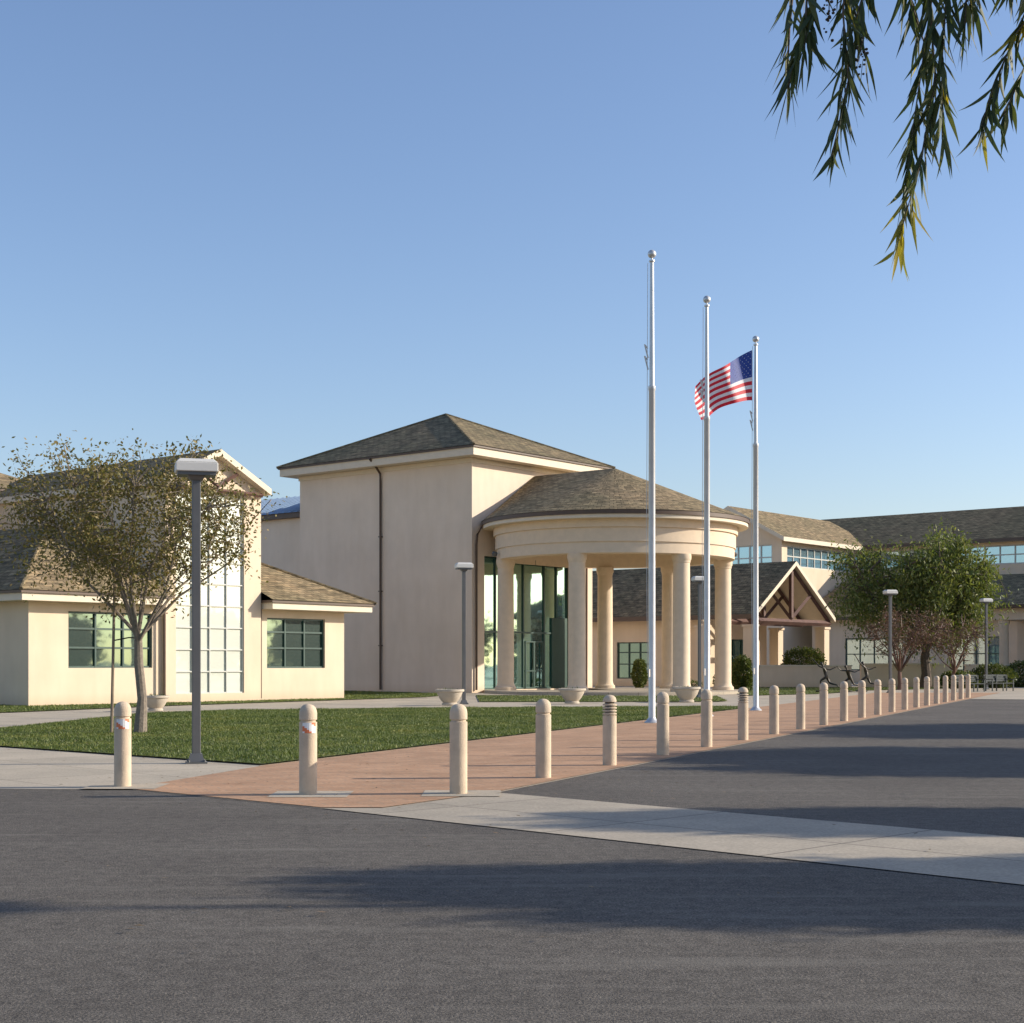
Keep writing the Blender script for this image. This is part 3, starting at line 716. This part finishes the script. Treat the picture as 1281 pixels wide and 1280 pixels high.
# ---------------------------------------------------------------- trees
def leaves(P, dirs, L, W, rg):
    n = len(P)
    nrm = rg.normal(0, 1, (n,3)); s = np.cross(dirs, nrm); s /= np.linalg.norm(s, axis=1)[:,None]+1e-9
    L = L*rg.uniform(.6,1.3,(n,1)); W_ = W*rg.uniform(.7,1.2,(n,1))
    return np.stack([P, P+dirs*L*.45+s*W_, P+dirs*L, P+dirs*L*.45-s*W_], 1)
def tree(name, base, fork, center, rad, ntips, per, L, W, leafm, barkm, tr_r, seed, nlimb=7, droop=0., sig=.25, shell=.45, twig_r=.012, trunk_pts=None, limb_r=.6):
    rg = np.random.default_rng(seed); bx, by = base
    e = empty(name, (bx, by, 0))
    center = np.array(center, float); rad = np.array(rad, float)
    d = rg.normal(0,1,(ntips,3)); d /= np.linalg.norm(d,axis=1)[:,None]
    rr_ = rg.uniform(shell**3, 1, (ntips,1))**(1/3)
    ph = np.arctan2(d[:,1], d[:,0])
    lump = .88+.14*np.sin(3*ph+seed)+.12*np.sin(5*d[:,2]*2+seed*2+2*ph)
    tips = center+d*rr_*rad*lump[:,None]
    wood = B()
    fk = Vector((bx+rg.normal(0,.05), by+rg.normal(0,.05), fork))
    tp = trunk_pts or [(bx,by,0),(bx+.02*fork,by,fork*.35),(bx-.015*fork,by,fork*.7)]
    wood.tube([*tp, fk], [tr_r*1.5]+[tr_r*(1.05-.05*i) for i in range(len(tp)-1)]+[tr_r*.85], 10)
    limbpts = []
    for k in range(nlimb):
        an = 2*math.pi*k/nlimb+rg.uniform(-.3,.3); el = rg.uniform(.0,1.05)
        end = center+np.array([math.cos(an)*math.cos(el)*rad[0], math.sin(an)*math.cos(el)*rad[1], math.sin(el)*rad[2]*.9])*rg.uniform(.6,.88)
        p0 = np.array(fk)-[0,0,rg.uniform(0,.12)*fork]; m1 = p0+(end-p0)*.35+np.array([0,0,.08*rad[2]])+rg.normal(0,.05*rad.mean(),3); m2 = p0+(end-p0)*.7+rg.normal(0,.07*rad.mean(),3)
        pts = [p0,m1,m2,end]; lr = limb_r*rg.uniform(.75,1.1); wood.tube(pts, [tr_r*lr,tr_r*lr*.65,tr_r*lr*.4,tr_r*lr*.15], 6)
        for t in np.linspace(.3,1,9):
            s_ = t*3; i = min(int(s_),2); limbpts.append(pts[i]+(pts[i+1]-pts[i])*(s_-i))
    LP = np.array(limbpts); allP = []; allD = []
    for tpnt in tips:
        ds = np.linalg.norm(LP-tpnt,axis=1); q_ = LP[int(np.argmin(ds))]
        mid = (q_+tpnt)/2+rg.normal(0,.06,3)*rad.mean()+np.array([0,0,.06*rad[2]])
        wood.tube([q_,mid,tpnt], [twig_r*1.8,twig_r,twig_r*.4], 4, False)
        n = int(per*rg.uniform(.5,1.5)); t = rg.uniform(.35,1.1,(n,1))
        pp = np.where(t < .5, q_+(mid-q_)*t*2, mid+(tpnt-mid)*(t-.5)*2)+rg.normal(0,sig,(n,3))
        pp[:,2] -= np.abs(rg.normal(0,1,n))*droop
        dd = rg.normal(0,1,(n,3)); dd[:,2] -= droop*2.0; dd /= np.linalg.norm(dd,axis=1)[:,None]
        allP.append(pp); allD.append(dd)
    wood.obj('trunk_and_limbs', barkm, e)
    V = leaves(np.vstack(allP), np.vstack(allD), L, W, rg); n = len(V)
    fast('foliage', V.reshape(-1,3), np.arange(n*4).reshape(n,4), leafm, e)
    return e
tree('sparse_lawn_tree', (-8.2,33.5), 2.2, (-8.45,33.5,4.55), (3.2,2.7,1.95), 420, 42, .10, .026, LF_OLIVE, BARK, .10, 3, nlimb=14, sig=.17, shell=.35, twig_r=.009, limb_r=.45)
e = empty('tree_stake', (-8.76, 33.4, 0)); b_ = B(); b_.tube([(-8.78,33.3,0),(-8.74,33.4,3.3)], [.035,.03], 8); b_.obj('post', STAKE, e)
b_ = B(); b_.tube([(-8.76,33.36,2.05),(-8.45,33.5,2.12),(-8.2,33.5,2.1)], .015, 5); b_.obj('tie', DARK, e)
tree('pepper_tree', (26.0,95.5), 2.6, (25.8,95.5,6.1), (5.9,4.2,4.3), 230, 100, .32, .055, LF_GREEN, BARKD, .28, 11, nlimb=10, droop=.5, sig=.4, shell=.55, twig_r=.03)
tree('reddish_bare_tree', (22.6,88.5), 1.1, (22.8,88.5,3.3), (2.9,2.4,1.7), 260, 14, .13, .025, LF_RED, LF_RED, .12, 21, nlimb=12, sig=.2, shell=.2, twig_r=.016)
tree('reddish_bare_tree.001', (26.4,91), 1.1, (26.4,91,3.0), (2.2,2.0,1.5), 160, 12, .13, .025, LF_RED, LF_RED, .1, 22, nlimb=10, sig=.2, shell=.2, twig_r=.016)

def bush(name, x, y, rx, ry, rz, zc, n, seed, L=.09):
    rg = np.random.default_rng(seed); e = empty(name, (x,y,0))
    d = rg.normal(0,1,(n,3)); d /= np.linalg.norm(d,axis=1)[:,None]
    lump = 1+.08*np.sin(5*np.arctan2(d[:,1],d[:,0])+seed)+.06*np.sin(7*d[:,2]+seed)
    P = np.array([x,y,zc])+d*np.array([rx,ry,rz])*(rg.uniform(.75,1.0,(n,1)))*lump[:,None]
    P[:,2] = np.maximum(P[:,2], .04)
    dd = d*.6+rg.normal(0,.6,(n,3)); dd /= np.linalg.norm(dd,axis=1)[:,None]
    V = leaves(P, dd, L, L*.38, rg); fast('foliage', V.reshape(-1,3), np.arange(n*4).reshape(n,4), LF_BUSH, e)
    b_ = B()
    for k in range(5):
        an = k*1.3; b_.tube([(x,y,0),(x+rx*.5*math.cos(an),y+ry*.5*math.sin(an),zc),(x+rx*.7*math.cos(an),y+ry*.7*math.sin(an),zc+rz*.5)], [.04,.025,.01], 5)
    b_.obj('stems', BARKD, e)
bush('clipped_bush', 12.9, 85, .68, .68, .95, .95, 5200, 1, .12)
bush('clipped_bush.001', 7.55, 90, .45, .45, .85, .9, 2600, 2, .12)
bush('hedge', 19.1, 99.5, 1.5, .6, 1.3, 1.3, 5200, 3, .14)
bush('hedge.001', 12.9, 90.5, .9, .6, .5, .5, 2000, 4, .12)
bush('low_shrub', -9.8, 65.0, .8, .4, .3, .25, 900, 5)
bush('low_shrub.001', 9.9, 86, .9, .5, .35, .3, 900, 6)
bush('low_shrub.002', 30.2, 95.5, 1.5, .9, .75, .7, 3600, 7, .14)
bush('low_shrub.003', 33.4, 98.5, 1.6, .9, .85, .8, 3600, 8, .14)
bush('low_shrub.004', 27.6, 94.0, 1.2, .8, .55, .5, 2400, 9, .14)

# street trees standing outside the right edge of the view: they throw the long shadows
tree('street_tree', (18.2,11.6), 3.0, (17.8,11.7,5.9), (4.0,1.7,1.35), 210, 200, .26, .04, LF_EUC, BARKD, .13, 31, nlimb=10, droop=.12, sig=.17, shell=.2, twig_r=.02)
tree('street_tree.001', (18.6,16.4), 3.0, (18.8,16.3,6.0), (3.6,1.25,1.2), 170, 200, .26, .04, LF_EUC, BARKD, .12, 32, nlimb=8, droop=.12, sig=.16, shell=.2, twig_r=.02)
tree('street_tree.002', (22,25.0), 3.0, (22.0,25.4,6.2), (4.3,3.8,1.7), 260, 190, .30, .045, LF_EUC, BARKD, .15, 33, nlimb=9, droop=.2, sig=.22, shell=.2, twig_r=.02)
tree('street_tree.003', (27.5,36), 3.0, (27.0,36,6.2), (4.6,4.2,1.8), 220, 170, .30, .045, LF_EUC, BARKD, .15, 34, nlimb=9, droop=.2, sig=.22, shell=.2, twig_r=.02)
tree('street_tree.004', (16.9,11.3), 7.7, (16.5,11.35,8.5), (.5,.2,.14), 30, 110, .18, .03, LF_EUC, BARKD, .05, 35, nlimb=5, droop=.03, sig=.06, shell=.1, twig_r=.01, trunk_pts=[(16.9,11.3,0),(16.85,11.3,3),(16.75,11.3,6)])
for i, (x, y, s) in enumerate(((75,78,.8),(84,92,.95),(88,104,.8),(70,60,.75),(95,80,1.1),(62,48,.7),(80,84,.8),(78,70,.8))):  # unseen trees added to give the glazing dark foliage to reflect
    tree('reflection_tree' + ('' if i == 0 else '.%03d' % i), (x,y), 2.0, (x,y,4.6*s), (5*s,5*s,4.0*s), 90, 60, .7, .2, LF_FAR, BARKD, .3, 50+i, nlimb=8, droop=.3, sig=.6, shell=.3, twig_r=.04)

# ---------------------------------------------------------------- overhanging eucalyptus
eu = empty('eucalyptus_tree', (4.6, 5.4, 0))
wood = B()
wood.tube([(4.6,5.4,0),(4.55,5.45,1.6),(4.4,5.5,3.2),(4.3,5.5,4.6),(4.4,5.4,6.5)], [.26,.2,.17,.14,.06], 14)
wood.tube([(4.4,5.5,3.9),(3.4,5.6,4.6),(2.4,5.7,4.75),(1.5,5.7,4.5),(1.1,5.75,4.25)], [.09,.06,.04,.022,.01], 8)
wood.tube([(3.4,5.6,4.6),(2.6,5.3,4.5),(2.0,5.55,4.3)], [.04,.02,.01], 6)
strands = [ # hanging sprays: (x, y, z) in metres
 [(1.12,5.70,4.25),(1.10,5.70,3.95),(1.03,5.68,3.70)],
 [(1.18,5.72,4.3),(1.13,5.7,4.0),(1.09,5.7,3.84)],
 [(1.25,5.6,4.3),(1.22,5.6,3.95),(1.24,5.6,3.7),(1.18,5.6,3.42)],
 [(1.32,5.75,4.3),(1.29,5.75,4.05),(1.34,5.75,3.84)],
 [(1.36,5.7,4.3),(1.33,5.7,4.1),(1.27,5.7,3.9),(1.22,5.7,3.58)],
 [(1.08,5.8,4.2),(1.06,5.8,3.98),(1.05,5.8,3.78)],
 [(1.60,5.7,4.5),(1.56,5.7,4.1),(1.59,5.7,3.75),(1.53,5.7,3.42),(1.44,5.7,3.10)],
 [(1.66,5.65,4.5),(1.62,5.65,4.1),(1.60,5.65,3.8),(1.60,5.65,3.50)],
 [(1.64,5.75,4.5),(1.58,5.75,4.0),(1.53,5.75,3.66),(1.48,5.75,3.30)],
 [(1.52,5.8,4.4),(1.50,5.8,4.15),(1.58,5.8,3.9)],
 [(1.70,5.6,4.4),(1.68,5.6,4.1),(1.67,5.6,3.9)],
 [(1.84,5.6,4.5),(1.82,5.6,4.2),(1.84,5.6,4.05)],
 [(1.76,5.7,4.4),(1.75,5.7,4.15),(1.72,5.7,4.02)],
 [(2.05,5.7,4.4),(1.93,5.7,4.0),(1.82,5.7,3.75),(1.76,5.7,3.56)],
 [(2.12,5.75,4.3),(2.0,5.75,3.95),(1.86,5.75,3.62)],
 [(2.1,5.6,4.5),(1.95,5.6,4.25),(1.9,5.6,4.05)],
 [(2.2,5.6,4.3),(2.08,5.6,4.0),(1.98,5.6,3.80)],
 [(2.15,5.68,4.3),(2.0,5.68,4.05),(1.88,5.68,3.90)],
]
rg = random.Random(5)
lv = B(); ly = B(); pod = B()
def lanceleaf(bl, p, d, L, Wd, curl):
    d = d.normalized(); s = d.cross(Vector((rg.uniform(-1,1), rg.uniform(-1,1), rg.uniform(-.3,.3)))).normalized(); nn_ = d.cross(s)
    prof = [0,.6,1,.95,.7,.35,0]; V = []
    n = len(prof)
    for i in range(n):
        t = i/(n-1); c_ = Vector(p)+d*L*t+s*curl*L*(t*t)+Vector((0,0,-.12*L*t*t))
        V += [c_+s*prof[i]*Wd+nn_*Wd*.25*prof[i], c_, c_-s*prof[i]*Wd+nn_*Wd*.25*prof[i]]
    Fc = []
    for i in range(n-1):
        a = i*3; Fc += [(a,a+1,a+4,a+3),(a+1,a+2,a+5,a+4)]
    bl.add(V, Fc, True)
for si, sp in enumerate(strands):
    pts = [Vector(p) for p in sp]; wood.tube(pts, [.006,.004,.003,.0025,.002][:len(pts)], 5)
    tot = sum((pts[i+1]-pts[i]).length for i in range(len(pts)-1)); n = int(tot*62)
    for k in range(n):
        t = (k+rg.random())/n*(len(pts)-1); i = min(int(t), len(pts)-2); p = pts[i].lerp(pts[i+1], t-i)
        ax = (pts[i+1]-pts[i]).normalized()
        d = ax*.55+Vector((rg.gauss(0,.38), rg.gauss(0,.38), -.65+rg.gauss(0,.15)))
        backlit = (si == 6 and t > 3.3) or (si in (11,15,17) and rg.random() < .6) or rg.random() < .03  # leaves painted as if sun shone through them
        lanceleaf(ly if backlit else lv, p, d, rg.uniform(.09,.20), rg.uniform(.006,.0115), rg.uniform(-.4,.4))
for cx, cy, cz in ((1.27,5.75,3.92),(1.19,5.7,3.98),(1.31,5.7,3.83)):
    wood.tube([Vector((cx,cy,cz+.12)), (cx,cy,cz)], .002, 4)
    for k in range(26):
        p = (cx+rg.gauss(0,.016), cy+rg.gauss(0,.016), cz+rg.gauss(0,.035)); r_ = rg.uniform(.003,.006)
        pod.lathe(p, [(0,-r_),(r_,-r_*.5),(r_*1.2,.5*r_),(.5*r_,r_)], 6)
wood.obj('trunk_and_limbs', BARKD, eu); lv.obj('leaves', LF_EUC, eu, sharp=False); ly.obj('backlit_yellow_leaves', LF_BACKLIT, eu, sharp=False); pod.obj('seed_pods', LF_POD, eu)
rgn = np.random.default_rng(9); n = 5000
d = rgn.normal(0,1,(n,3)); d /= np.linalg.norm(d,axis=1)[:,None]
P = np.array([4.8,4.6,6.6])+d*np.array([2.2,1.6,1.5])*rgn.uniform(.3,1,(n,1))
dd = rgn.normal(0,.5,(n,3))+[0,0,-1]; dd /= np.linalg.norm(dd,axis=1)[:,None]
V = leaves(P, dd, .16, .014, rgn); fast('crown_foliage', V.reshape(-1,3), np.arange(n*4).reshape(n,4), LF_EUC, eu)

# ---------------------------------------------------------------- light
EL, AZ = math.radians(22.5), math.radians(85)
wd = bpy.data.worlds.new('World'); scene.world = wd; wd.use_nodes = True
t = wd.node_tree; bg = t.nodes['Background']
sky = t.nodes.new('ShaderNodeTexSky'); sky.sky_type = 'NISHITA'; sky.sun_disc = False
sky.sun_elevation = EL; sky.sun_rotation = AZ; sky.air_density = 1.1; sky.dust_density = .9; sky.ozone_density = 3.0
m = t.nodes.new('ShaderNodeMix'); m.data_type = 'RGBA'; m.blend_type = 'MULTIPLY'; m.inputs[0].default_value = 1
m.inputs[7].default_value = (1.19, 1.14, 1.22, 1); m.clamp_result = False
t.links.new(sky.outputs[0], m.inputs[6]); t.links.new(m.outputs[2], bg.inputs[0]); bg.inputs[1].default_value = .15
sun = bpy.data.lights.new('sun', 'SUN'); sun.energy = 6.2; sun.angle = math.radians(.5); sun.color = (1, .91, .77)
so = bpy.data.objects.new('sun', sun); scene.collection.objects.link(so)
sv = Vector((math.cos(EL)*math.sin(AZ), math.cos(EL)*math.cos(AZ), math.sin(EL)))
so.rotation_euler = sv.to_track_quat('Z', 'Y').to_euler()
so.location = (40, 0, 30)

scene.view_settings.view_transform = 'Standard'; scene.view_settings.look = 'None'; scene.view_settings.exposure = 0
cam = bpy.data.cameras.new('camera'); co = bpy.data.objects.new('camera', cam); scene.collection.objects.link(co)
co.location = (0, 0, 1.55); co.rotation_euler = (math.radians(90), 0, 0)
cam.sensor_width = 36; cam.lens = 1900/1281*36; cam.shift_y = 190/1281
cam.clip_start = .1; cam.clip_end = 6000
scene.camera = co
